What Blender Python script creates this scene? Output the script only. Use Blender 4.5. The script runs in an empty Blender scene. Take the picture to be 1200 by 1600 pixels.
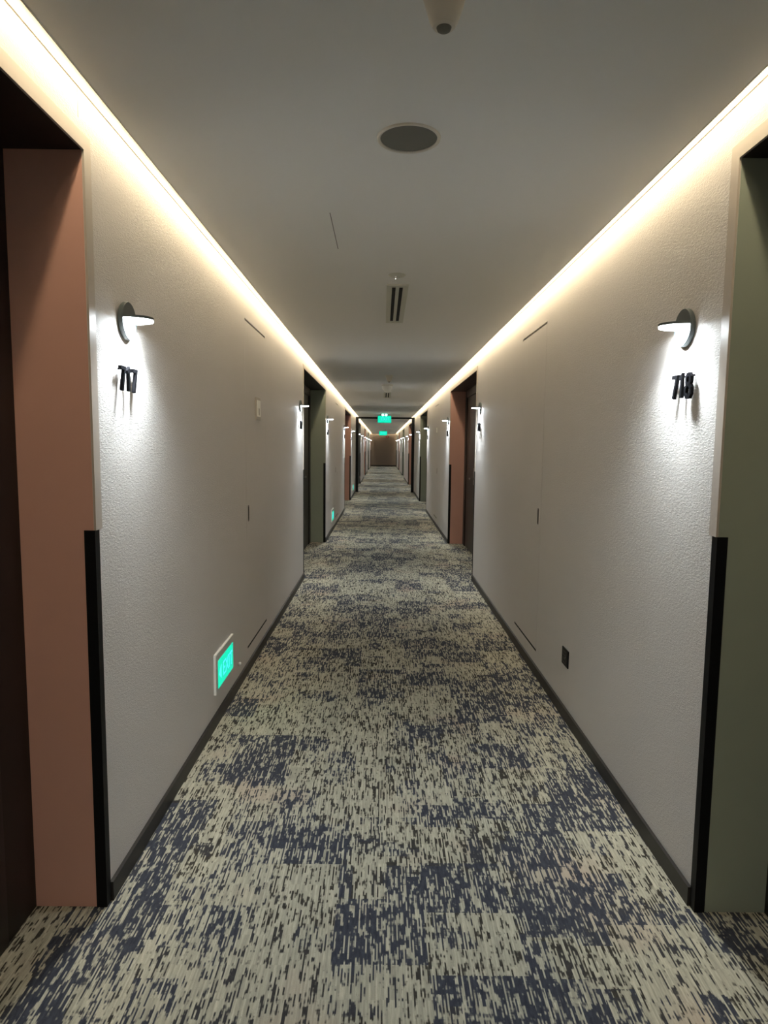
import bpy, bmesh, math, random
from mathutils import Vector, Matrix
random.seed(7)
S = bpy.context.scene
C = S.collection

# ------------------------------------------------------------------ camera
CAM_X, CAM_H, F_PX = 0.8352, 1.42, 1023.7
PITCH, ROLL, YAW = 0.0997, -0.0112, -0.0032
W, HC = 1.815, 2.318          # corridor width, ceiling height
Y0, Y1 = -3.6, 47.6           # corridor extent
cd = bpy.data.cameras.new('camera'); cam = bpy.data.objects.new('camera', cd); C.objects.link(cam)
cd.sensor_fit = 'VERTICAL'; cd.sensor_height = 36.0; cd.lens = F_PX/1600*36.0
cd.clip_start = 0.02; cd.clip_end = 200
def _cam_matrix():
    cy, sy = math.cos(YAW), math.sin(YAW)
    Rz = Matrix(((cy, -sy, 0), (sy, cy, 0), (0, 0, 1)))
    c, s = math.cos(PITCH), math.sin(PITCH)
    fw = Vector((0, c, -s)); up0 = Vector((0, s, c)); rt0 = Vector((1, 0, 0))
    c, s = math.cos(ROLL), math.sin(ROLL)
    rt = rt0*c - up0*s; up = rt0*s + up0*c
    rt, up, fw = Rz @ rt, Rz @ up, Rz @ fw
    return Matrix(((rt.x, up.x, -fw.x, CAM_X), (rt.y, up.y, -fw.y, 0), (rt.z, up.z, -fw.z, CAM_H), (0, 0, 0, 1)))
cam.matrix_world = _cam_matrix()
S.camera = cam

# ------------------------------------------------------------------ world, exposure
wd = bpy.data.worlds.new('world'); S.world = wd; wd.use_nodes = True
wd.node_tree.nodes['Background'].inputs[0].default_value = (0.02, 0.02, 0.02, 1)
wd.node_tree.nodes['Background'].inputs[1].default_value = 0.2
S.view_settings.view_transform = 'Standard'; S.view_settings.look = 'None'
S.view_settings.gamma = 1; S.view_settings.use_curve_mapping = False
S.view_settings.exposure = 1.55

# ------------------------------------------------------------------ lighting constants
COVE_W = 0.80       # watts per metre of cove
COVE_COL = (1.0, 0.84, 0.58)
LAMP_W = 0.9
LAMP_BEAM_W = 1.75
LAMP_COL = (0.86, 0.95, 1.0)
GAP = 0.09         # slot between ceiling board and wall

def cove_light(x, y, length, along='Y'):
    ld = bpy.data.lights.new('cove_light', 'AREA'); ld.shape = 'RECTANGLE'
    ld.size, ld.size_y = (0.018, length) if along == 'Y' else (length, 0.018)
    ld.energy = COVE_W*length; ld.color = COVE_COL
    o = bpy.data.objects.new('cove_light', ld); C.objects.link(o)
    o.location = (x, y, 2.42)
    return o
def build_cove_lights(parent):
    n = 26; L = (Y1-Y0)/n
    for side in (-1, 1):
        for i in range(n):
            x = 0.074 if side < 0 else W-0.074
            o = cove_light(x, Y0+(i+.5)*L, L*0.995)
            o.rotation_euler = (0, 0, 0)
            o.parent = parent
    o = cove_light(W/2, Y1-0.074, W-0.2, 'X'); o.parent = parent

# ------------------------------------------------------------------ materials
def mat(name, col, rough=0.6, metal=0.0, spec=0.5, emit=None, es=1.0):
    m = bpy.data.materials.new(name); m.use_nodes = True
    b = m.node_tree.nodes['Principled BSDF']
    b.inputs['Base Color'].default_value = (*col, 1); b.inputs['Roughness'].default_value = rough
    b.inputs['Metallic'].default_value = metal; b.inputs['Specular IOR Level'].default_value = spec
    if emit:
        b.inputs['Emission Color'].default_value = (*emit, 1); b.inputs['Emission Strength'].default_value = es
    return m
class NT:
    def __init__(s, m): s.t = m.node_tree; s.n = s.t.nodes; s.l = s.t.links
    def add(s, typ, **kw):
        n = s.n.new(typ)
        for k, v in kw.items(): setattr(n, k, v)
        return n
    def put(s, sock, v):
        if isinstance(v, bpy.types.NodeSocket): s.l.new(v, sock)
        elif v is not None: sock.default_value = v
    def math(s, op, a, b=None, c=None, clamp=False):
        n = s.add('ShaderNodeMath', operation=op); n.use_clamp = clamp
        for i, v in enumerate((a, b, c)):
            if v is not None: s.put(n.inputs[i], v)
        return n.outputs[0]
    def vec(s, x, y, z=0.0):
        n = s.add('ShaderNodeCombineXYZ')
        for i, v in enumerate((x, y, z)): s.put(n.inputs[i], v)
        return n.outputs[0]
    def xyz(s):
        g = s.add('ShaderNodeNewGeometry'); p = s.add('ShaderNodeSeparateXYZ'); s.l.new(g.outputs['Position'], p.inputs[0])
        return p.outputs[0], p.outputs[1], p.outputs[2], g.outputs['Position']
    def noise(s, v, scale, detail=2.0, rough=0.5, dim='3D'):
        n = s.add('ShaderNodeTexNoise', noise_dimensions=dim); s.put(n.inputs['Vector'], v)
        n.inputs['Scale'].default_value = scale; n.inputs['Detail'].default_value = detail; n.inputs['Roughness'].default_value = rough
        return n.outputs['Fac']
    def white(s, v):
        n = s.add('ShaderNodeTexWhiteNoise', noise_dimensions='3D'); s.put(n.inputs['Vector'], v); return n.outputs['Value']
    def mix(s, f, a, b):
        n = s.add('ShaderNodeMix', data_type='RGBA')
        s.put(n.inputs[0], f); s.put(n.inputs[6], a if isinstance(a, bpy.types.NodeSocket) else (*a, 1)); s.put(n.inputs[7], b if isinstance(b, bpy.types.NodeSocket) else (*b, 1))
        return n.outputs[2]
    def ramp(s, v, lo, hi):
        n = s.add('ShaderNodeMapRange'); n.interpolation_type = 'SMOOTHSTEP'; s.put(n.inputs[0], v)
        n.inputs[1].default_value = lo; n.inputs[2].default_value = hi
        return n.outputs[0]
    def bump(s, h, strength, dist):
        n = s.add('ShaderNodeBump'); s.put(n.inputs['Height'], h)
        n.inputs['Strength'].default_value = strength; n.inputs['Distance'].default_value = dist
        s.l.new(n.outputs[0], s.n['Principled BSDF'].inputs['Normal'])
    def base(s, c): s.l.new(c, s.n['Principled BSDF'].inputs['Base Color'])

def wall_material(name='wallcovering', a=(0.615, 0.58, 0.555), b=(0.655, 0.62, 0.595)):
    m = mat(name, a, 0.62, spec=0.35); t = NT(m); x, y, z, P = t.xyz()
    t.base(t.mix(t.noise(P, 1.3, 4), a, b))
    lin = t.noise(t.vec(x, t.math('MULTIPLY', y, 60.0), t.math('MULTIPLY', z, 260.0)), 1.0, 3, 0.6)
    fine = t.math('ADD', t.noise(P, 260.0, 2, 0.6), t.noise(P, 90.0, 3, 0.7))
    t.bump(t.math('ADD', lin, fine), 0.55, 0.0028)
    return m
def paint_material(name, col):
    m = mat(name, col, 0.5, spec=0.4); t = NT(m); x, y, z, P = t.xyz()
    d = tuple(c*0.88 for c in col); t.base(t.mix(t.noise(P, 3.0, 3), d, col))
    t.bump(t.noise(P, 300.0, 1), 0.08, 0.0006)
    return m
def carpet_material():
    m = mat('woven_carpet', (0.3, 0.3, 0.25), 0.95, spec=0.08); t = NT(m); x, y, z, P = t.xyz()
    M = t.math
    def cell(wx, wy, seed, stag=0.37):
        cx = M('FLOOR', M('DIVIDE', M('ADD', x, 10.0+seed*0.031), wx))
        off = M('MULTIPLY', t.white(t.vec(cx, seed, 1.0)), wy*0.5) if stag else 0.0
        cy = M('FLOOR', M('DIVIDE', M('ADD', y, off), wy))
        return t.white(t.vec(cx, cy, seed))
    big = cell(0.27, 0.24, 3.0)
    mid = cell(0.135, 0.15, 11.0)
    row = cell(0.45, 0.075, 19.0, False)
    col = cell(0.05, 0.33, 29.0)
    area = t.noise(P, 1.1, 2)
    D = M('ADD', M('MULTIPLY', big, 0.42), M('MULTIPLY', mid, 0.30))
    D = M('ADD', D, M('MULTIPLY', row, 0.10)); D = M('ADD', D, M('MULTIPLY', col, 0.18))
    D = M('ADD', D, M('MULTIPLY', M('SUBTRACT', area, 0.5), 0.35))
    dens = t.ramp(D, 0.30, 0.74)
    # individual yarns running along the corridor
    yi = M('FLOOR', M('DIVIDE', x, 0.0045))
    yarn = t.noise(t.vec(M('MULTIPLY', yi, 7.31), M('MULTIPLY', y, 10.0), 0.0), 1.0, 2, 0.65)
    yarn2 = t.noise(t.vec(M('MULTIPLY', M('FLOOR', M('DIVIDE', x, 0.017)), 5.17), M('MULTIPLY', y, 22.0), 4.0), 1.0, 1)
    blob = t.noise(t.vec(M('MULTIPLY', x, 55.0), M('MULTIPLY', y, 16.0), 9.0), 1.0, 2)
    cross = t.noise(t.vec(M('MULTIPLY', x, 26.0), M('MULTIPLY', y, 75.0), 15.0), 1.0, 1)
    N = M('ADD', M('MULTIPLY', yarn, 0.62), M('MULTIPLY', yarn2, 0.20))
    N = M('ADD', N, M('MULTIPLY', blob, 0.10)); N = M('ADD', N, M('MULTIPLY', cross, 0.08))
    thr = M('ADD', 0.460, M('MULTIPLY', dens, 0.078))
    dark = t.ramp(M('SUBTRACT', thr, N), -0.022, 0.022)
    cream = t.mix(t.noise(t.vec(M('MULTIPLY', x, 160.0), M('MULTIPLY', y, 25.0), 2.0), 1.0, 2), (0.31, 0.29, 0.225), (0.66, 0.625, 0.49))
    cream = t.mix(M('MULTIPLY', t.white(t.vec(yi, M('FLOOR', M('MULTIPLY', y, 9.0)), 77.0)), 0.5), cream, (0.20, 0.19, 0.15))
    cream = t.mix(t.ramp(t.noise(P, 2.2, 2), 0.55, 0.75), cream, (0.44, 0.36, 0.28))
    navy = t.mix(t.noise(t.vec(M('MULTIPLY', x, 120.0), M('MULTIPLY', y, 30.0), 5.0), 1.0, 2), (0.018, 0.021, 0.031), (0.080, 0.085, 0.105))
    char = t.mix(t.noise(P, 60, 1), (0.022, 0.020, 0.018), (0.075, 0.068, 0.055))
    dk = t.mix(t.ramp(M('ADD', M('MULTIPLY', dens, 0.6), M('MULTIPLY', cell(0.21, 0.31, 41.0), 0.5)), 0.30, 0.62), char, navy)
    t.base(t.mix(dark, cream, dk))
    t.bump(M('ADD', yarn, t.noise(P, 350, 1)), 0.6, 0.003)
    return m

M_WALL = wall_material()
M_END = wall_material('end_wallcovering', (0.34, 0.275, 0.23), (0.37, 0.30, 0.25))
M_CEIL = mat('ceiling_paint', (0.85, 0.85, 0.83), 0.8, spec=0.2)
_t = NT(M_CEIL); _x, _y, _z, _P = _t.xyz(); _t.bump(_t.noise(_P, 90, 3), 0.06, 0.001)
M_COVE = mat('cove_white_paint', (0.78, 0.76, 0.70), 0.7)
M_CARPET = carpet_material()
M_TERRA = paint_material('terracotta_paint', (0.68, 0.385, 0.31))
M_GREEN = paint_material('sage_green_paint', (0.33, 0.37, 0.30))
M_SLATE = paint_material('slate_green_paint', (0.15, 0.17, 0.175))
M_DARK = paint_material('dark_brown', (0.014, 0.007, 0.005))
M_BLACK = mat('black_metal', (0.0035, 0.0035, 0.004), 0.5, spec=0.2)
M_BASE = mat('black_skirting', (0.022, 0.019, 0.017), 0.5)
M_CASING = mat('taupe_casing', (0.49, 0.43, 0.37), 0.45)
M_LEAF = mat('dark_wood_veneer', (0.020, 0.011, 0.008), 0.4)
_t = NT(M_LEAF); _x, _y, _z, _P = _t.xyz()
_t.base(_t.mix(_t.noise(_t.vec(_t.math('MULTIPLY', _y, 60.0), _t.math('MULTIPLY', _z, 2.0)), 1.0, 4), (0.006, 0.003, 0.002), (0.014, 0.008, 0.0055)))
M_BRONZE = mat('bronze_pull', (0.09, 0.065, 0.05), 0.35, 0.7)
M_GAP = mat('black_gap', (0.006, 0.005, 0.005), 0.9)
M_STEEL = mat('brushed_steel', (0.5, 0.48, 0.45), 0.3, 1.0)
M_LAMPBODY = mat('grey_green_lamp_metal', (0.06, 0.075, 0.077), 0.5, 0.0)
M_LAMPEMIT = mat('lamp_diffuser', (0.9, 0.95, 1), 0.5, emit=(0.9, 0.97, 1.0), es=14)
M_DIGIT = mat('black_digit', (0.008, 0.008, 0.009), 0.8, spec=0.0)
M_WHITE = mat('white_plastic', (0.72, 0.68, 0.60), 0.45)
M_SIGNWHITE = mat('white_enamel', (0.90, 0.88, 0.82), 0.4)
M_GREY = mat('speaker_mesh', (0.16, 0.155, 0.13), 0.8)
_t = NT(M_GREY); _x, _y, _z, _P = _t.xyz(); _t.bump(_t.noise(_P, 900, 1), 0.5, 0.001)
M_VENT = mat('vent_frame_paint', (0.62, 0.62, 0.54), 0.5)
M_SLOT = mat('vent_dark', (0.004, 0.003, 0.003), 0.9)
M_TEAL = mat('exit_teal_panel', (0.0, 0.10, 0.07), 0.4, emit=(0.0, 0.74, 0.44), es=0.40)
M_TEALTXT = mat('exit_pale_lettering', (0.05, 0.15, 0.15), 0.4, emit=(0.06, 0.85, 0.85), es=0.40)
M_TXTEDGE = mat('exit_blue_edge', (0.0, 0.02, 0.03), 0.4, emit=(0.0, 0.28, 0.30), es=0.4)  # darker blue edge colour behind the pale exit letters
M_LED = mat('led_strip_lens', (1, .9, .7), 0.5, emit=(1.0, 0.85, 0.6), es=2.0)
M_SPOT = mat('emergency_lamp_lens', (0.8, 1, 1), 0.3, emit=(0.55, 1.0, 0.9), es=1.5)
M_RED = mat('red_enamel', (0.45, 0.03, 0.03), 0.4)
M_PIN = mat('tiny_indicator', (1, 1, 1), 0.3, emit=(1, 1, 1), es=2.0)

# ------------------------------------------------------------------ mesh helpers
def link(name, me, m, parent=None):
    o = bpy.data.objects.new(name, me)
    if m and not me.materials: me.materials.append(m)
    C.objects.link(o)
    if parent: o.parent = parent
    return o
def from_bm(name, bm, m, parent=None, smooth=False):
    bmesh.ops.recalc_face_normals(bm, faces=bm.faces)
    me = bpy.data.meshes.new(name); bm.to_mesh(me); bm.free()
    if smooth:
        for p in me.polygons: p.use_smooth = True
        me.set_sharp_from_angle(angle=math.radians(35))
    return link(name, me, m, parent)
def add_box(bm, x0, x1, y0, y1, z0, z1, bev=0):
    r = bmesh.ops.create_cube(bm, size=1)
    vs = r['verts']
    for v in vs:
        v.co = Vector((x0+(v.co.x+.5)*(x1-x0), y0+(v.co.y+.5)*(y1-y0), z0+(v.co.z+.5)*(z1-z0)))
    if bev:
        es = list({e for v in vs for e in v.link_edges})
        bmesh.ops.bevel(bm, geom=es, offset=bev, segments=2, affect='EDGES')
def box(name, x0, x1, y0, y1, z0, z1, m, parent=None, bev=0):
    bm = bmesh.new(); add_box(bm, min(x0, x1), max(x0, x1), min(y0, y1), max(y0, y1), z0, z1, bev)
    return from_bm(name, bm, m, parent)
def lathe(name, prof, m, parent=None, n=40, loc=(0, 0, 0), axis='Z', smooth=True):
    bm = bmesh.new(); rings = []
    for r, z in prof:
        if r < 1e-6: rings.append([bm.verts.new((0, 0, z))])
        else: rings.append([bm.verts.new((r*math.cos(2*math.pi*i/n), r*math.sin(2*math.pi*i/n), z)) for i in range(n)])
    for a, b in zip(rings, rings[1:]):
        for i in range(n):
            j = (i+1) % n
            if len(a) == 1 and len(b) == 1: continue
            if len(a) == 1: bm.faces.new((a[0], b[i], b[j]))
            elif len(b) == 1: bm.faces.new((a[i], a[j], b[0]))
            else: bm.faces.new((a[i], a[j], b[j], b[i]))
    if axis == 'X': bmesh.ops.rotate(bm, verts=bm.verts, matrix=Matrix.Rotation(math.pi/2, 3, 'Y'))
    bmesh.ops.translate(bm, verts=bm.verts, vec=loc)
    return from_bm(name, bm, m, parent, smooth)
def prism(name, pts, d0, d1, m, parent=None, axis='Z', bev=0):
    """outline extruded along an axis; 'Z': pts are (x,y); 'X': pts are (y,z); 'Y': pts are (x,z)"""
    bm = bmesh.new()
    def P(p, d): return {'Z': (p[0], p[1], d), 'X': (d, p[0], p[1]), 'Y': (p[0], d, p[1])}[axis]
    a = [bm.verts.new(P(p, d0)) for p in pts]; b = [bm.verts.new(P(p, d1)) for p in pts]
    bm.faces.new(a); bm.faces.new(b[::-1])
    for i in range(len(pts)):
        j = (i+1) % len(pts); bm.faces.new((a[i], a[j], b[j], b[i]))
    if bev: bmesh.ops.bevel(bm, geom=[e for e in bm.edges], offset=bev, segments=1, affect='EDGES')
    return from_bm(name, bm, m, parent)
def thing(name, loc, label, cat, group=None, rz=0):
    o = bpy.data.objects.new(name, None); C.objects.link(o); o.empty_display_size = 0.05
    o.location = loc; o.rotation_euler = (0, 0, rz); o['label'] = label; o['category'] = cat
    if group: o['group'] = group
    return o
KS = 0.955
def CX(x): return CAM_X+(x-CAM_X)*KS      # ceiling fittings were measured for a ceiling 4 cm higher
def CY(y): return y*KS
def struct(o, label, cat=None):
    o['kind'] = 'structure'; o['label'] = label
    if cat: o['category'] = cat
    return o
def empty_struct(name, loc, label, cat):
    o = bpy.data.objects.new(name, None); C.objects.link(o); o.location = loc
    return struct(o, label, cat)
def plane_with_holes(name, x, y0, y1, z0, z1, holes, m, thick):
    """wall slab in the YZ plane with its face at x, rectangular holes cut through"""
    ys = sorted({y0, y1, *[h[0] for h in holes], *[h[1] for h in holes]}); ys = [v for v in ys if y0 <= v <= y1]
    zs = sorted({z0, z1, *[h[2] for h in holes], *[h[3] for h in holes]})
    bm = bmesh.new(); V = {}
    def v(a, b, c):
        k = (a, b, c)
        if k not in V: V[k] = bm.verts.new(k)
        return V[k]
    def solid(i, j):
        if i < 0 or j < 0 or i >= len(ys)-1 or j >= len(zs)-1: return False
        cy, cz = (ys[i]+ys[i+1])/2, (zs[j]+zs[j+1])/2
        return not any(h[0] < cy < h[1] and h[2] < cz < h[3] for h in holes)
    xb = x+thick
    for i in range(len(ys)-1):
        for j in range(len(zs)-1):
            if not solid(i, j): continue
            a, b, c, d = ys[i], ys[i+1], zs[j], zs[j+1]
            for xx in (x, xb): bm.faces.new((v(xx, a, c), v(xx, b, c), v(xx, b, d), v(xx, a, d)))
            if not solid(i-1, j): bm.faces.new((v(x, a, c), v(xb, a, c), v(xb, a, d), v(x, a, d)))
            if not solid(i+1, j): bm.faces.new((v(x, b, c), v(xb, b, c), v(xb, b, d), v(x, b, d)))
            if not solid(i, j-1): bm.faces.new((v(x, a, c), v(xb, a, c), v(xb, b, c), v(x, b, c)))
            if not solid(i, j+1): bm.faces.new((v(x, a, d), v(xb, a, d), v(xb, b, d), v(x, b, d)))
    return from_bm(name, bm, m)

# ------------------------------------------------------------------ layout
HEAD = 2.222; DEEP = 0.215
ALC = [(-0.76, 1.89), (6.95, 9.60), (14.50, 17.22), (22.15, 24.90), (29.80, 32.45), (37.45, 40.10), (44.7, 47.3)]
SVC = [(4.02, 4.70), (11.68, 12.36)]
SVC_Z = (0.142, 2.178)
TOPZ = 2.50

holes = [(a, b, -0.01, HEAD) for a, b in ALC] + [(a, b, *SVC_Z) for a, b in SVC]
wl = plane_with_holes('wall_left', 0.0, Y0, Y1, 0.0, TOPZ, holes, M_WALL, -0.03)
struct(wl, 'taupe textured wall on the left with the 717 room number', 'wall')
wr = plane_with_holes('wall_right', W, Y0, Y1, 0.0, TOPZ, holes, M_WALL, 0.03)
struct(wr, 'taupe textured wall on the right with the 718 room number', 'wall')
we = box('wall_end', -0.03, W+0.03, Y1, Y1+0.03, 0, TOPZ, M_END); struct(we, 'brown wall closing the far end of the corridor', 'wall')
wb = box('wall_back', -0.03, W+0.03, Y0-0.03, Y0, 0, TOPZ, M_WALL); struct(wb, 'taupe wall behind the camera', 'wall')
fl = box('floor', -DEEP-0.08, W+DEEP+0.08, Y0-0.03, Y1+0.03, -0.03, 0, M_CARPET)
struct(fl, 'cream carpet with broken navy and charcoal streaked blocks', 'floor')
ce = box('ceiling', GAP, W-GAP, Y0, Y1-GAP, HC, HC+0.02, M_CEIL)
struct(ce, 'flat off-white dropped ceiling with lit slots along both sides', 'ceiling')
box('cove_top', -0.03, W+0.03, Y0-0.03, Y1+0.03, TOPZ, TOPZ+0.03, M_COVE, ce)
for q0, q1, q2, q3 in ((0.064, 0.084, 0.060, 0.0905), (W-0.084, W-0.064, W-0.0905, W-0.060)):
    box('led_strip', q0, q1, Y0, Y1-GAP, 2.4215, 2.425, M_LED, ce)
    box('led_profile', q2, q3, Y0, Y1-GAP, 2.425, 2.437, M_COVE, ce)
for q in (GAP, W-GAP-0.004): box('cove_upstand', q, q+0.004, Y0, Y1-GAP, HC+0.02, 2.437, M_COVE, ce)
box('edge_bead', GAP-0.003, GAP, Y0, Y1-GAP, HC-0.001, HC+0.02, M_VENT, ce)
box('edge_bead', W-GAP, W-GAP+0.003, Y0, Y1-GAP, HC-0.001, HC+0.02, M_VENT, ce)
o = box('hairline_joint', CX(0.610), CX(0.6125), CY(2.765), CY(3.25), HC-0.0008, HC+0.001, M_BASE, ce); o['label'] = 'thin dark joint line in the ceiling board'
build_cove_lights(ce)
for w_, x0, s in ((wl, 0.0, 1), (wr, W, -1)):
    box('wallcovering_edge', x0, x0+s*0.004, Y0, Y1, 2.379, 2.386, M_WALL, w_)
for y, z0 in ((1.874, 2.30), (6.39, 2.27)):
    o = box('wallcovering_seam', 0, 0.0008, y, y+0.004, z0, 2.379, M_CASING, wl)

# skirting boards, one object per side, broken by the recesses
def skirting(name, x0, s, label):
    bm = bmesh.new(); y = Y0
    for a, b in ALC+[(Y1, Y1)]:
        if a > y: add_box(bm, min(x0, x0+s*0.012), max(x0, x0+s*0.012), y, a-0.026 if a < Y1 else a, 0, 0.062)
        y = b+0.026
    struct(from_bm(name, bm, M_BASE), label, 'skirting')
skirting('baseboard_left', 0, 1, 'low black skirting strip along the left wall')
skirting('baseboard_right', W, -1, 'low black skirting strip along the right wall')
struct(box('baseboard_end', 0.013, W-0.013, Y1-0.012, Y1, 0, 0.075, M_BASE), 'black skirting strip under the far end wall', 'skirting')

# ------------------------------------------------------------------ door recesses
ORD = ['nearest', 'second', 'third', 'fourth', 'fifth', 'sixth', 'seventh']
COLN = {'T': 'terracotta', 'G': 'sage green', 'S': 'slate grey'}
COLM = {'T': M_TERRA, 'G': M_GREEN, 'S': M_SLATE}
COLS = {'left': 'TGTSTGT', 'right': 'GTGTGTG'}
dn = 0
def recess(side, k):
    global dn
    dn += 1
    a, b = ALC[k]; x0, s = (0.0, 1) if side == 'left' else (W, -1)
    pm = COLM[COLS[side][k]]
    e = empty_struct('door_%d' % dn, (x0, (a+b)/2, 0), '%s door recess on the %s wall, %s from the camera, with dark doors inside' % (COLN[COLS[side][k]], side, ORD[k]), 'door recess')
    ex, ey = x0, (a+b)/2
    def bx(name, d0, d1, y0, y1, z0, z1, m, par=None, bev=0):   # d = distance out from the wall face (negative = into recess)
        p = par or e
        o = box(name, s*d0, s*d1, y0-ey, y1-ey, z0, z1, m, None, bev); o.parent = p
        return o
    bx('jamb_panel', -DEEP, -0.0005, a-0.03, a+0.001, 0, HEAD, pm)
    bx('jamb_panel', -DEEP, -0.0005, b-0.001, b+0.03, 0, HEAD, pm)
    bx('soffit_panel', -DEEP, -0.0005, a-0.03, b+0.03, HEAD-0.001, HEAD+0.03, M_DARK)  # soffit coloured far darker than the jamb panels
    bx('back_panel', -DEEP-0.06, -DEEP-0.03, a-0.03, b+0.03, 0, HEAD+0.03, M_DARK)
    # door frames and two leaves side by side
    mid = (a+b)/2; fw = 0.05
    for n0, n1 in ((a, a+0.16), (mid-0.16, mid+0.16), (b-0.16, b)):
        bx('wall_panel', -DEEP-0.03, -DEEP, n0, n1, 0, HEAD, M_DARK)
    for (p, q, hs) in ((a+0.16, mid-0.16, -1), (mid+0.16, b-0.16, 1)):
        bx('door_frame', -DEEP-0.03, -DEEP+0.006, p, p+fw, 0, HEAD, M_LEAF)
        bx('door_frame', -DEEP-0.03, -DEEP+0.006, q-fw, q, 0, HEAD, M_LEAF)
        bx('door_frame', -DEEP-0.03, -DEEP+0.006, p+fw, q-fw, 2.12, HEAD, M_LEAF)
        leaf = bx('door_leaf', -DEEP-0.026, -DEEP-0.006, p+fw+0.003, q-fw-0.003, 0.008, 2.117, M_LEAF, None, 0.002)
        hy = (q-fw-0.08) if hs < 0 else (p+fw+0.08)
        if k < 3:
            bm = bmesh.new()
            def ab(d0, d1, y0, y1, z0, z1, bv=0): add_box(bm, min(s*d0, s*d1), max(s*d0, s*d1), y0-ey, y1-ey, z0, z1, bv)
            ab(-DEEP-0.006, -DEEP+0.002, hy-0.028, hy+0.028, 0.93, 1.15)
            ab(-DEEP, -DEEP+0.045, hy-0.009, hy+0.009, 1.0, 1.018)
            ab(-DEEP+0.032, -DEEP+0.048, hy-0.009 if hs > 0 else hy-0.12, hy+0.12 if hs > 0 else hy+0.009, 0.999, 1.019)
            from_bm('door_handle', bm, M_STEEL, leaf)
    # casing on the corridor face: head + the uprights above the guards
    cw = 0.042; gz = 1.168
    out = 0.006
    def mitre(y_in, sy):
        pts = [(y_in-ey, gz), (y_in-ey, HEAD), (y_in+sy*cw-ey, HEAD+cw), (y_in+sy*cw-ey, gz)]
        o = prism('casing_upright', pts, 0, s*out, M_CASING, None, 'X'); o.parent = e
    mitre(a, -1); mitre(b, 1)
    pts = [(a-ey, HEAD), (b-ey, HEAD), (b+cw-ey, HEAD+cw), (a-cw-ey, HEAD+cw)]
    o = prism('casing_head', pts, 0, s*out, M_CASING, None, 'X'); o.parent = e
    # black L-shaped corner guards below
    for yj, sy in ((a, -1), (b, 1)):
        t = 0.004
        prof = [(s*t, yj-ey-sy*t), (s*t, yj-ey+sy*0.026), (0, yj-ey+sy*0.026), (0, yj-ey), (-s*0.028, yj-ey), (-s*0.028, yj-ey-sy*t)]
        o = prism('corner_guard', prof, 0, gz, M_BLACK, e, 'Z')
        o['label'] = 'black metal corner guard'
    return e
for k in range(len(ALC)):
    recess('left', k); recess('right', k)

# ------------------------------------------------------------------ flush service doors
def service_door(side, k):
    global dn
    dn += 1
    a, b = SVC[k]; z0, z1 = SVC_Z; x0, s = (0.0, 1) if side == 'left' else (W, -1)
    g = 0.0015 if side == 'left' else 0.0045
    e = empty_struct('door_%d' % dn, (x0, a, 0), 'flush taupe service door in the %s wall, %s of the two on that side' % (side, ('nearer', 'farther')[k]), 'door')
    bx = lambda name, d0, d1, y0, y1, zz0, zz1, m, par=e, bev=0: box(name, s*d0, s*d1, y0-a, y1-a, zz0, zz1, m, par, bev)
    bx('frame_backing', -0.05, -0.031, a-0.02, b+0.02, z0-0.02, z1+0.02, M_GAP)
    if side == 'right': bx('frame_edge', -0.03, -0.0004, a, a+0.0008, z0, z1, M_GAP)
    leaf = bx('door_leaf', -0.028, 0, a+g, b-0.001, z0+0.015, z1-0.013, M_WALL)
    bx('gap_strip', -0.0275, -0.0008, a, b, z0, z0+0.015, M_GAP); bx('gap_strip', -0.0275, -0.012, a, b, z1-0.013, z1, M_GAP)  # black fill in the top and bottom gaps, shade put into the colour
    ya, yb = a+0.05, a+0.078
    bx('flush_pull', -0.001, 0.002, ya, yb, 0.945, 1.045, M_BRONZE, leaf, 0.0006)
    p = bx('pull_recess', 0.0015, 0.0024, ya+0.007, yb-0.007, 0.955, 1.035, M_GAP, leaf)
for k in (0, 1):
    service_door('left', k); service_door('right', k)

# ------------------------------------------------------------------ fire door frame across the corridor
e = thing('fire_door_frame', (W/2, 20.45, 0), 'black portal frame across the corridor in front of the hanging exit sign', 'door frame')
box('jamb', -W/2, -W/2+0.085, -0.08, 0.08, 0, HC, M_BLACK, e)
box('jamb', W/2-0.085, W/2, -0.08, 0.08, 0, HC, M_BLACK, e)
box('frame_head', -W/2+0.085, W/2-0.085, -0.08, 0.08, HC-0.05, HC, M_BLACK, e)
e['label'] = 'black portal frame standing across the corridor behind the nearer hanging exit sign'

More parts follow.
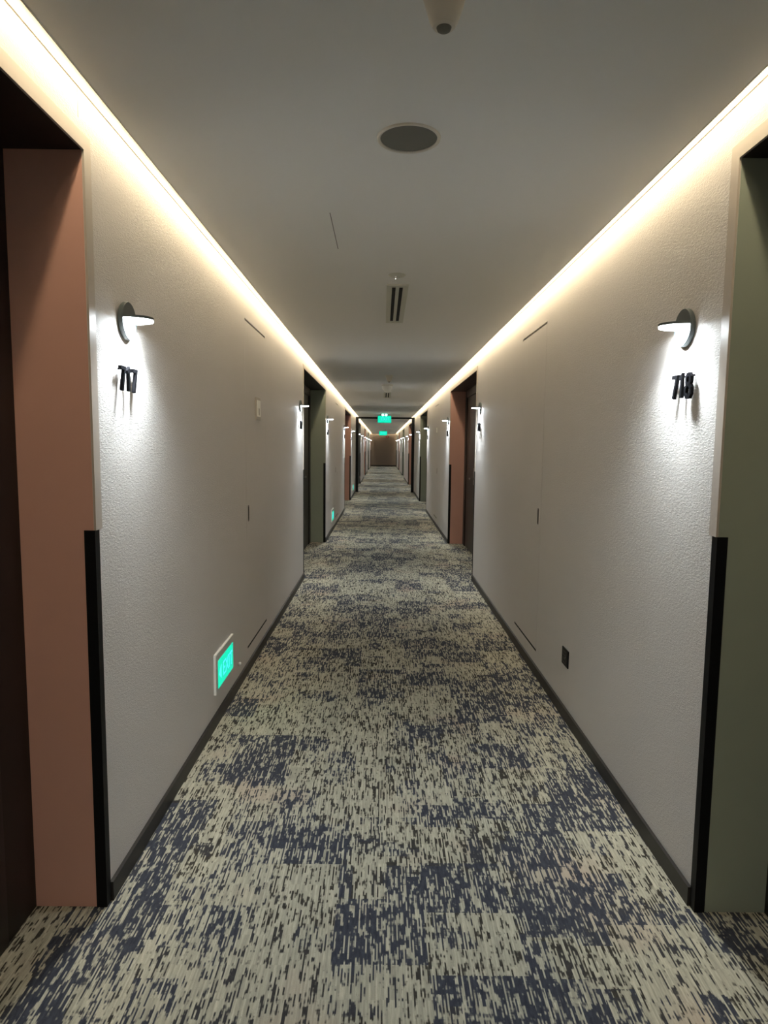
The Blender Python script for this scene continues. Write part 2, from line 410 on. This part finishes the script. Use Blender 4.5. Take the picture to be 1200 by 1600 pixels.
# ------------------------------------------------------------------ wall lamps
def lamp_proto():
    e = thing('wall_lamp', (0, 0, 0), '', 'wall lamp', 'wall lamps beside the door recesses')
    # local: +x out of the wall, z=0 lamp centre
    lathe('back_disc', [(0, 0), (0.056, 0), (0.0585, 0.002), (0.060, 0.004), (0.060, 0.015), (0.0585, 0.017), (0, 0.017)], M_LAMPBODY, e, 48, (0, 0, 0), 'X')
    n = 24
    pts = [(0.0165, -0.055)]+[(0.0165+0.076*math.cos(t), 0.055*math.sin(t)) for t in [(-math.pi/2+math.pi*i/n) for i in range(n+1)]]+[(0.0165, 0.055)]
    prism('shade', pts, 0.004, 0.012, M_LAMPBODY, e, 'Z', 0.0006)
    pts2 = [(0.017+(p[0]-0.0165)*0.97, p[1]*0.95) for p in pts]
    prism('diffuser', pts2, -0.002, 0.0039, M_LAMPEMIT, e, 'Z')
    ld = bpy.data.lights.new('lamp_light', 'AREA'); ld.shape = 'ELLIPSE'; ld.size = 0.055; ld.size_y = 0.09
    ld.energy = LAMP_W; ld.color = LAMP_COL
    o = bpy.data.objects.new('lamp_light', ld); C.objects.link(o); o.location = (0.056, 0, -0.0032); o.parent = e
    lb = ld.copy(); lb.energy = LAMP_BEAM_W; lb.spread = math.radians(122)
    o = bpy.data.objects.new('lamp_beam', lb); C.objects.link(o); o.location = (0.066, 0, -0.0034); o.parent = e
    return e
def copy_tree(o, parent=None):
    c = o.copy(); C.objects.link(c); c.parent = parent
    for ch in list(o.children): copy_tree(ch, c)
    return c
LP = lamp_proto(); first = True
GLY = {  # stroke outlines in a 0.6 x 1 cell
 '0': [[(0, .2), (.12, 0), (.43, 0), (.55, .2), (.55, .8), (.43, 1), (.12, 1), (0, .8), (0, .2)]],
 '1': [[(.10, .86), (.30, 1), (.30, 0)]],
 '2': [[(0, .78), (.10, 1), (.45, 1), (.55, .82), (.52, .6), (0, 0), (.56, 0)]],
 '3': [[(0, 1), (.5, 1), (.55, .8), (.42, .55), (.18, .53)], [(.42, .55), (.55, .35), (.5, .08), (.38, 0), (.06, 0), (0, .12)]],
 '4': [[(.4, 0), (.4, 1), (0, .3), (.56, .3)]],
 '5': [[(.52, 1), (.04, 1), (.02, .58), (.4, .62), (.55, .42), (.5, .1), (.38, 0), (0, 0)]],
 '6': [[(.42, 1), (.05, .45), (0, .2), (.12, 0), (.43, 0), (.55, .2), (.5, .48), (.38, .56), (.1, .5)]],
 '7': [[(0, 1), (.54, 1), (.2, 0)]],
 '8': [[(.15, .56), (.06, .68), (.06, .88), (.18, 1), (.37, 1), (.49, .88), (.49, .68), (.40, .56), (.15, .56)], [(.15, .56), (0, .4), (0, .15), (.14, 0), (.41, 0), (.55, .15), (.55, .4), (.40, .56)]],
 '9': [[(.13, 0), (.5, .55), (.55, .8), (.43, 1), (.12, 1), (0, .8), (.05, .52), (.17, .44), (.45, .5)]],
}
def stroke_mesh(bm, pts, wd, d0, d1, sx, sz, oy, oz, flip):
    """thick polyline in the YZ plane, extruded along X"""
    n = len(pts); closed = pts[0] == pts[-1]
    P = [Vector((p[0]*sx, p[1]*sz)) for p in pts]
    L, R = [], []
    for i in range(n):
        if closed and i in (0, n-1): d1v = (P[0]-P[-2]).normalized(); d2v = (P[1]-P[0]).normalized()
        else:
            d2v = (P[min(i+1, n-1)]-P[min(i, n-2)]).normalized(); d1v = (P[max(i, 1)]-P[max(i-1, 0)]).normalized()
        tg = (d1v+d2v).normalized(); nn = Vector((-tg.y, tg.x)); k = 1/max(0.55, nn.dot(Vector((-d2v.y, d2v.x))))
        L.append(P[i]+nn*wd/2*k); R.append(P[i]-nn*wd/2*k)
    def V(p, d): return bm.verts.new((d, (p.x+oy)*flip, p.y+oz))
    l0 = [V(p, d0) for p in L]; r0 = [V(p, d0) for p in R]; l1 = [V(p, d1) for p in L]; r1 = [V(p, d1) for p in R]
    for i in range(n-1):
        bm.faces.new((l0[i], l0[i+1], r0[i+1], r0[i])); bm.faces.new((l1[i], r1[i], r1[i+1], l1[i+1]))
        bm.faces.new((l0[i], l1[i], l1[i+1], l0[i+1])); bm.faces.new((r0[i], r0[i+1], r1[i+1], r1[i]))
    if not closed:
        bm.faces.new((l0[0], r0[0], r1[0], l1[0])); bm.faces.new((l0[-1], l1[-1], r1[-1], r0[-1]))
def number(text, side, y, label, z=1.583):
    x0, rz = (0.0, 0.0) if side == 'left' else (W, math.pi)
    e = thing('room_number', (x0, y, z), label, 'number sign', 'black room numbers below the wall lamps', rz)
    # seen from the corridor: reading direction is +y on the left wall (local +y in both cases)
    adv = 0.0495; tot = adv*(len(text)-1)+0.040
    for i, ch in enumerate(text):
        bm = bmesh.new()
        for st in GLY[ch]: stroke_mesh(bm, st, 0.0118, 0.010, 0.020, 0.062, 0.070, -tot/2+i*adv, 0.004, 1)
        add_box(bm, 0, 0.012, -tot/2+i*adv+0.020, -tot/2+i*adv+0.025, 0.0685, 0.0735)
        from_bm('digit', bm, M_DIGIT, e)
nL, nR = 717, 718
def col_of(side, k): return COLN[COLS[side][k]]
for k, (a, b) in enumerate(ALC):
    for where, y in (('near', a-0.31), ('far', b+0.272)):
        if y > Y1-0.15: continue
        for side in ('left', 'right'):
            o = LP if first else copy_tree(LP); first = False
            o.location = (0 if side == 'left' else W, y, 1.812); o.rotation_euler = (0, 0, 0 if side == 'left' else math.pi)
            rec = '%s %s recess on the %s wall' % (ORD[k], col_of(side, k), side)
            if k == 0 and where == 'far': lab = 'lit wall lamp above the number %s on the %s wall' % ('717' if side == 'left' else '718', side)
            else: lab = 'lit wall lamp at the %s edge of %s' % (where, rec)
            o['label'] = lab
            if k == 0 and where == 'near': continue  # unseen lamp pair behind the camera, added for light on the reveals
            num = nL if side == 'left' else nR
            if side == 'left': nL += 2
            else: nR += 2
            if k < 4:
                lab = 'black raised room number %d on the %s wall' % (num, side) if num < 719 else 'black room number at the %s edge of %s' % (where, rec)
                number(str(num), side, y-0.02, lab)

# ------------------------------------------------------------------ low level exit signs
def text_mesh(body, size, extrude, bold=0.0):
    cu = bpy.data.curves.new('t', 'FONT'); cu.body = body; cu.size = size; cu.extrude = extrude; cu.offset = bold
    cu.align_x = 'CENTER'; cu.align_y = 'CENTER'; cu.resolution_u = 3
    to = bpy.data.objects.new('t', cu); C.objects.link(to)
    me = bpy.data.meshes.new_from_object(to.evaluated_get(bpy.context.evaluated_depsgraph_get()))
    bpy.data.objects.remove(to); bpy.data.curves.remove(cu); me.materials.clear()
    return me
def lettering(name, body, size, m, parent, loc, rot, sx=1.0, bold=0.0, label=None):
    me = text_mesh(body, size, 0.0006, bold)
    me.transform(Matrix.Diagonal((sx, 1, 1, 1)))
    o = link(name, me, m, parent); o.location = loc; o.rotation_euler = rot
    if label: o['label'] = label
    return o
lab3 = ['glowing teal exit sign low on the left wall, nearest to the camera', 'small glowing teal exit sign low on the left wall past the second recess', 'farthest low teal exit sign on the left wall, just before the black portal frame']
for k in range(3):
    yc = 3.388+(0, 7.56, 15.2)[k]
    e = thing('low_exit_sign', (0, yc, 0.162), lab3[k], 'exit sign', 'low exit signs on the left wall')
    box('sign_box', 0, 0.011, -0.196, 0.196, 0, 0.206, M_SIGNWHITE, e)
    box('face_plate', 0.0111, 0.0122, -0.193, 0.193, 0.002, 0.203, M_WALL, e)
    box('glowing_panel', 0.0123, 0.0145, -0.158, 0.168, 0.022, 0.166, M_TEAL, e)
    rot = (math.pi/2, 0, math.pi/2)
    lettering('lettering_edge', 'EXIT', 0.108, M_TXTEDGE, e, (0.0150, 0.037, 0.089), rot, 0.98, 0.0042)
    lettering('lettering', 'EXIT', 0.108, M_TEALTXT, e, (0.0162, 0.035, 0.091), rot, 0.98, 0.0018)
    prism('arrow', [(-0.15, 0.094), (-0.098, 0.132), (-0.098, 0.056)], 0.0146, 0.0158, M_TEALTXT, e, 'X')

# ------------------------------------------------------------------ hanging exit signs
def hanging_sign(y, zt, zb, xc, w, label):
    e = thing('hanging_exit_sign', (xc, y, HC), label, 'exit sign', 'teal exit signs hanging from the ceiling')
    t, b = zt-HC, zb-HC
    bm = bmesh.new(); add_box(bm, -w/2-0.008, w/2+0.008, -0.018, 0.018, b-0.006, t+0.008, 0.002)
    from_bm('housing', bm, M_LAMPBODY, e)
    box('glowing_panel', -w/2, w/2, -0.022, -0.0185, b, t, M_TEAL, e)
    box('glowing_panel', -w/2, w/2, 0.0185, 0.022, b, t, M_TEAL, e)
    lettering('lettering_edge', 'EXIT', (t-b)*0.62, M_TXTEDGE, e, (0.02, -0.0228, (t+b)/2-0.002), (math.pi/2, 0, 0), 1.0, 0.004)
    lettering('lettering', 'EXIT', (t-b)*0.62, M_TEALTXT, e, (0.02, -0.0240, (t+b)/2), (math.pi/2, 0, 0), 1.0, 0.001)
    for sx in (-1, 1): box('hanger_rod', sx*w*0.3-0.004, sx*w*0.3+0.004, -0.004, 0.004, t, 0, M_LAMPBODY, e)
    
    if y < 25:
        box('battery_box', -0.075, 0.075, -0.03, 0.03, -0.045, 0, M_LAMPBODY, e, 0.004)
        for sx in (-1, 1):
            lathe('emergency_spot', [(0, -0.050), (0.020, -0.045), (0.030, -0.03), (0.026, 0.0), (0, 0.006)], M_SPOT, e, 20, (sx*0.045, -0.045, -0.02))
    return e
hanging_sign(18.2, 2.255, 2.07, 0.877, 0.365, 'teal hanging exit sign nearer the camera, in front of the black portal frame')
hanging_sign(35.0, 2.225, 2.01, 0.855, 0.41, 'teal hanging exit sign farther away, near the end wall')

# ------------------------------------------------------------------ ceiling fittings
e = thing('ceiling_speaker', (CX(0.905), CY(2.11), HC), 'round ceiling speaker with dark mesh grille and pale rim', 'speaker')
lathe('rim', [(0.083, -0.001), (0.0835, -0.004), (0.089, -0.006), (0.092, -0.0045), (0.0935, 0), (0.083, 0.002)], M_WHITE, e, 64)
lathe('grille', [(0, -0.0035), (0.05, -0.003), (0.0835, -0.001), (0.0835, 0)], M_GREY, e, 64)
def smoke(y, x, label, sc=1.0):
    e = thing('smoke_detector', (CX(x), CY(y), HC), label, 'smoke detector', 'conical smoke detectors on the ceiling')
    lathe('base_ring', [(0, 0), (0.052*sc, 0), (0.052*sc, -0.008*sc), (0.046*sc, -0.012*sc), (0, -0.012*sc)], M_WHITE, e, 40)
    lathe('cone_body', [(0.045*sc, -0.010*sc), (0.042*sc, -0.024*sc), (0.034*sc, -0.050*sc), (0.028*sc, -0.068*sc), (0.022*sc, -0.077*sc), (0.015*sc, -0.079*sc)], M_WHITE, e, 40)
    lathe('sensor_tip', [(0.0155*sc, -0.076*sc), (0.013*sc, -0.083*sc), (0.006*sc, -0.087*sc), (0, -0.088*sc)], M_GREY, e, 24)
    return e
smoke(1.44, 0.952, 'cream conical smoke detector at the top edge of the view, above the speaker')
smoke(8.85, 0.912, 'small conical smoke detector in front of the dome camera')
e = thing('flat_detector', (CX(0.905), CY(3.72), HC), 'shallow round heat detector just before the first slot vent', 'detector')
lathe('disc', [(0, -0.010), (0.030, -0.009), (0.040, -0.006), (0.046, 0), (0, 0)], M_VENT, e, 40)
lathe('sensor_pin', [(0, -0.020), (0.004, -0.018), (0.005, -0.012), (0.012, -0.009), (0, -0.009)], M_STEEL, e, 16, (-0.006, 0, 0))
lathe('indicator', [(0, -0.0225), (0.0025, -0.021), (0, -0.019)], M_PIN, e, 10, (-0.008, -0.002, 0))
e = thing('dome_camera', (CX(0.895), CY(10.15), HC), 'white bowl-shaped dome camera on the ceiling before the second vent', 'camera')
lathe('mount_ring', [(0, 0), (0.085, 0), (0.085, -0.018), (0.078, -0.022), (0, -0.022)], M_WHITE, e, 40)
lathe('dome', [(0.075, -0.020), (0.073, -0.045), (0.064, -0.075), (0.048, -0.098), (0.026, -0.112), (0, -0.116)], M_SIGNWHITE, e, 40)
def vent(x0, x1, y0, y1, label):
    x0, x1, y0, y1 = CX(x0), CX(x1), CY(y0), CY(y1)
    e = thing('slot_vent', ((x0+x1)/2, (y0+y1)/2, HC), label, 'air vent', 'linear slot vents in the ceiling')
    w, l = (x1-x0)/2, (y1-y0)/2; z = -0.006
    bm = bmesh.new()
    add_box(bm, -w, -w+0.006, -l, l, z-0.002, 0); add_box(bm, w-0.006, w, -l, l, z-0.002, 0)
    add_box(bm, -w+0.006, w-0.006, -l, -l+0.006, z-0.002, 0); add_box(bm, -w+0.006, w-0.006, l-0.006, l, z-0.002, 0)
    from_bm('frame', bm, M_VENT, e)
    box('dark_backing', -w+0.006, w-0.006, -l+0.006, l-0.006, -0.0015, 0, M_SLOT, e)
    sw = 0.021; c = 0.0205
    box('blade', -w+0.006, -c-sw/2, -l+0.006, l-0.006, z, -0.0015, M_VENT, e)
    box('blade', -c+sw/2, c-sw/2, -l+0.006, l-0.006, z, -0.0015, M_VENT, e)
    box('blade', c+sw/2, w-0.006, -l+0.006, l-0.006, z, -0.0015, M_VENT, e)
    for sy in (-1, 1):
        box('end_cap', -w+0.006, w-0.006, min(sy*(l-0.006), sy*(l-0.05)), max(sy*(l-0.006), sy*(l-0.05)), z-0.0005, -0.0015, M_VENT, e)
vent(0.849, 0.977, 3.925, 5.09, 'long ceiling vent with two dark slots behind the flat detector')
vent(0.845, 0.975, 11.6, 12.8, 'distant ceiling vent with two dark slots behind the dome camera')

# ------------------------------------------------------------------ small wall fittings
e = thing('wall_plate', (0, 4.411, 1.587), 'framed cream wall plate on the left wall above the service door pull', 'wall plate')
box('frame', 0, 0.006, -0.078, 0.078, 0, 0.145, M_CASING, e, 0.001)
box('plate', 0.006, 0.010, -0.056, 0.056, 0.020, 0.128, M_SIGNWHITE, e, 0.001)
box('switch', 0.010, 0.0115, -0.010, 0.016, 0.03, 0.075, M_CASING, e)
e['label'] = 'framed cream wall plate at head height on the nearer left service door'
e = thing('wall_button', (W, 11.9, 1.68), 'small white plate at head height on the right wall past the second recess', 'wall plate', None, math.pi)
box('plate', 0, 0.012, -0.04, 0.04, 0, 0.085, M_SIGNWHITE, e, 0.002); box('button', 0.012, 0.016, -0.018, 0.018, 0.025, 0.06, M_WHITE, e, 0.001)
e = thing('power_socket', (W, 3.363, 0.278), 'black double power socket low on the right wall', 'socket', None, math.pi)
box('plate', 0, 0.007, -0.055, 0.055, 0, 0.092, M_BLACK, e, 0.0015)
for zz in (0.012, 0.052): 
    f = box('socket_face', 0.0071, 0.0085, -0.035, 0.035, zz, zz+0.030, M_BASE, e, 0.0005)
    for dy in (-0.014, 0.010): box('pin_hole', 0.0085, 0.0092, dy, dy+0.005, zz+0.010, zz+0.022, M_SLOT, f)
lathe('screw', [(0, 0.0105), (0.003, 0.009), (0.0035, 0.007)], M_STEEL, e, 12, (0, 0.012, 0.046), 'X')
e = thing('wall_stud', (0, 3.744, 0.141), 'tiny white stud near the floor beside the nearest low exit sign', 'stud')
lathe('washer', [(0, 0), (0.014, 0), (0.014, 0.003), (0, 0.0035)], M_CASING, e, 20, (0, 0, 0), 'X')
lathe('stud_head', [(0.006, 0.003), (0.010, 0.010), (0.007, 0.017), (0, 0.019)], M_SIGNWHITE, e, 20, (0, 0, 0), 'X')
e = thing('fire_alarm', (1.16, Y1, 2.03), 'small red fire alarm high on the far end wall', 'fire alarm')
bm = bmesh.new(); add_box(bm, -0.10, 0.10, -0.05, 0, 0, 0.16, 0.008); from_bm('body', bm, M_RED, e)
bm = bmesh.new(); add_box(bm, -0.04, 0.04, -0.065, -0.05, 0.05, 0.11, 0.004); from_bm('sounder', bm, M_SIGNWHITE, e)
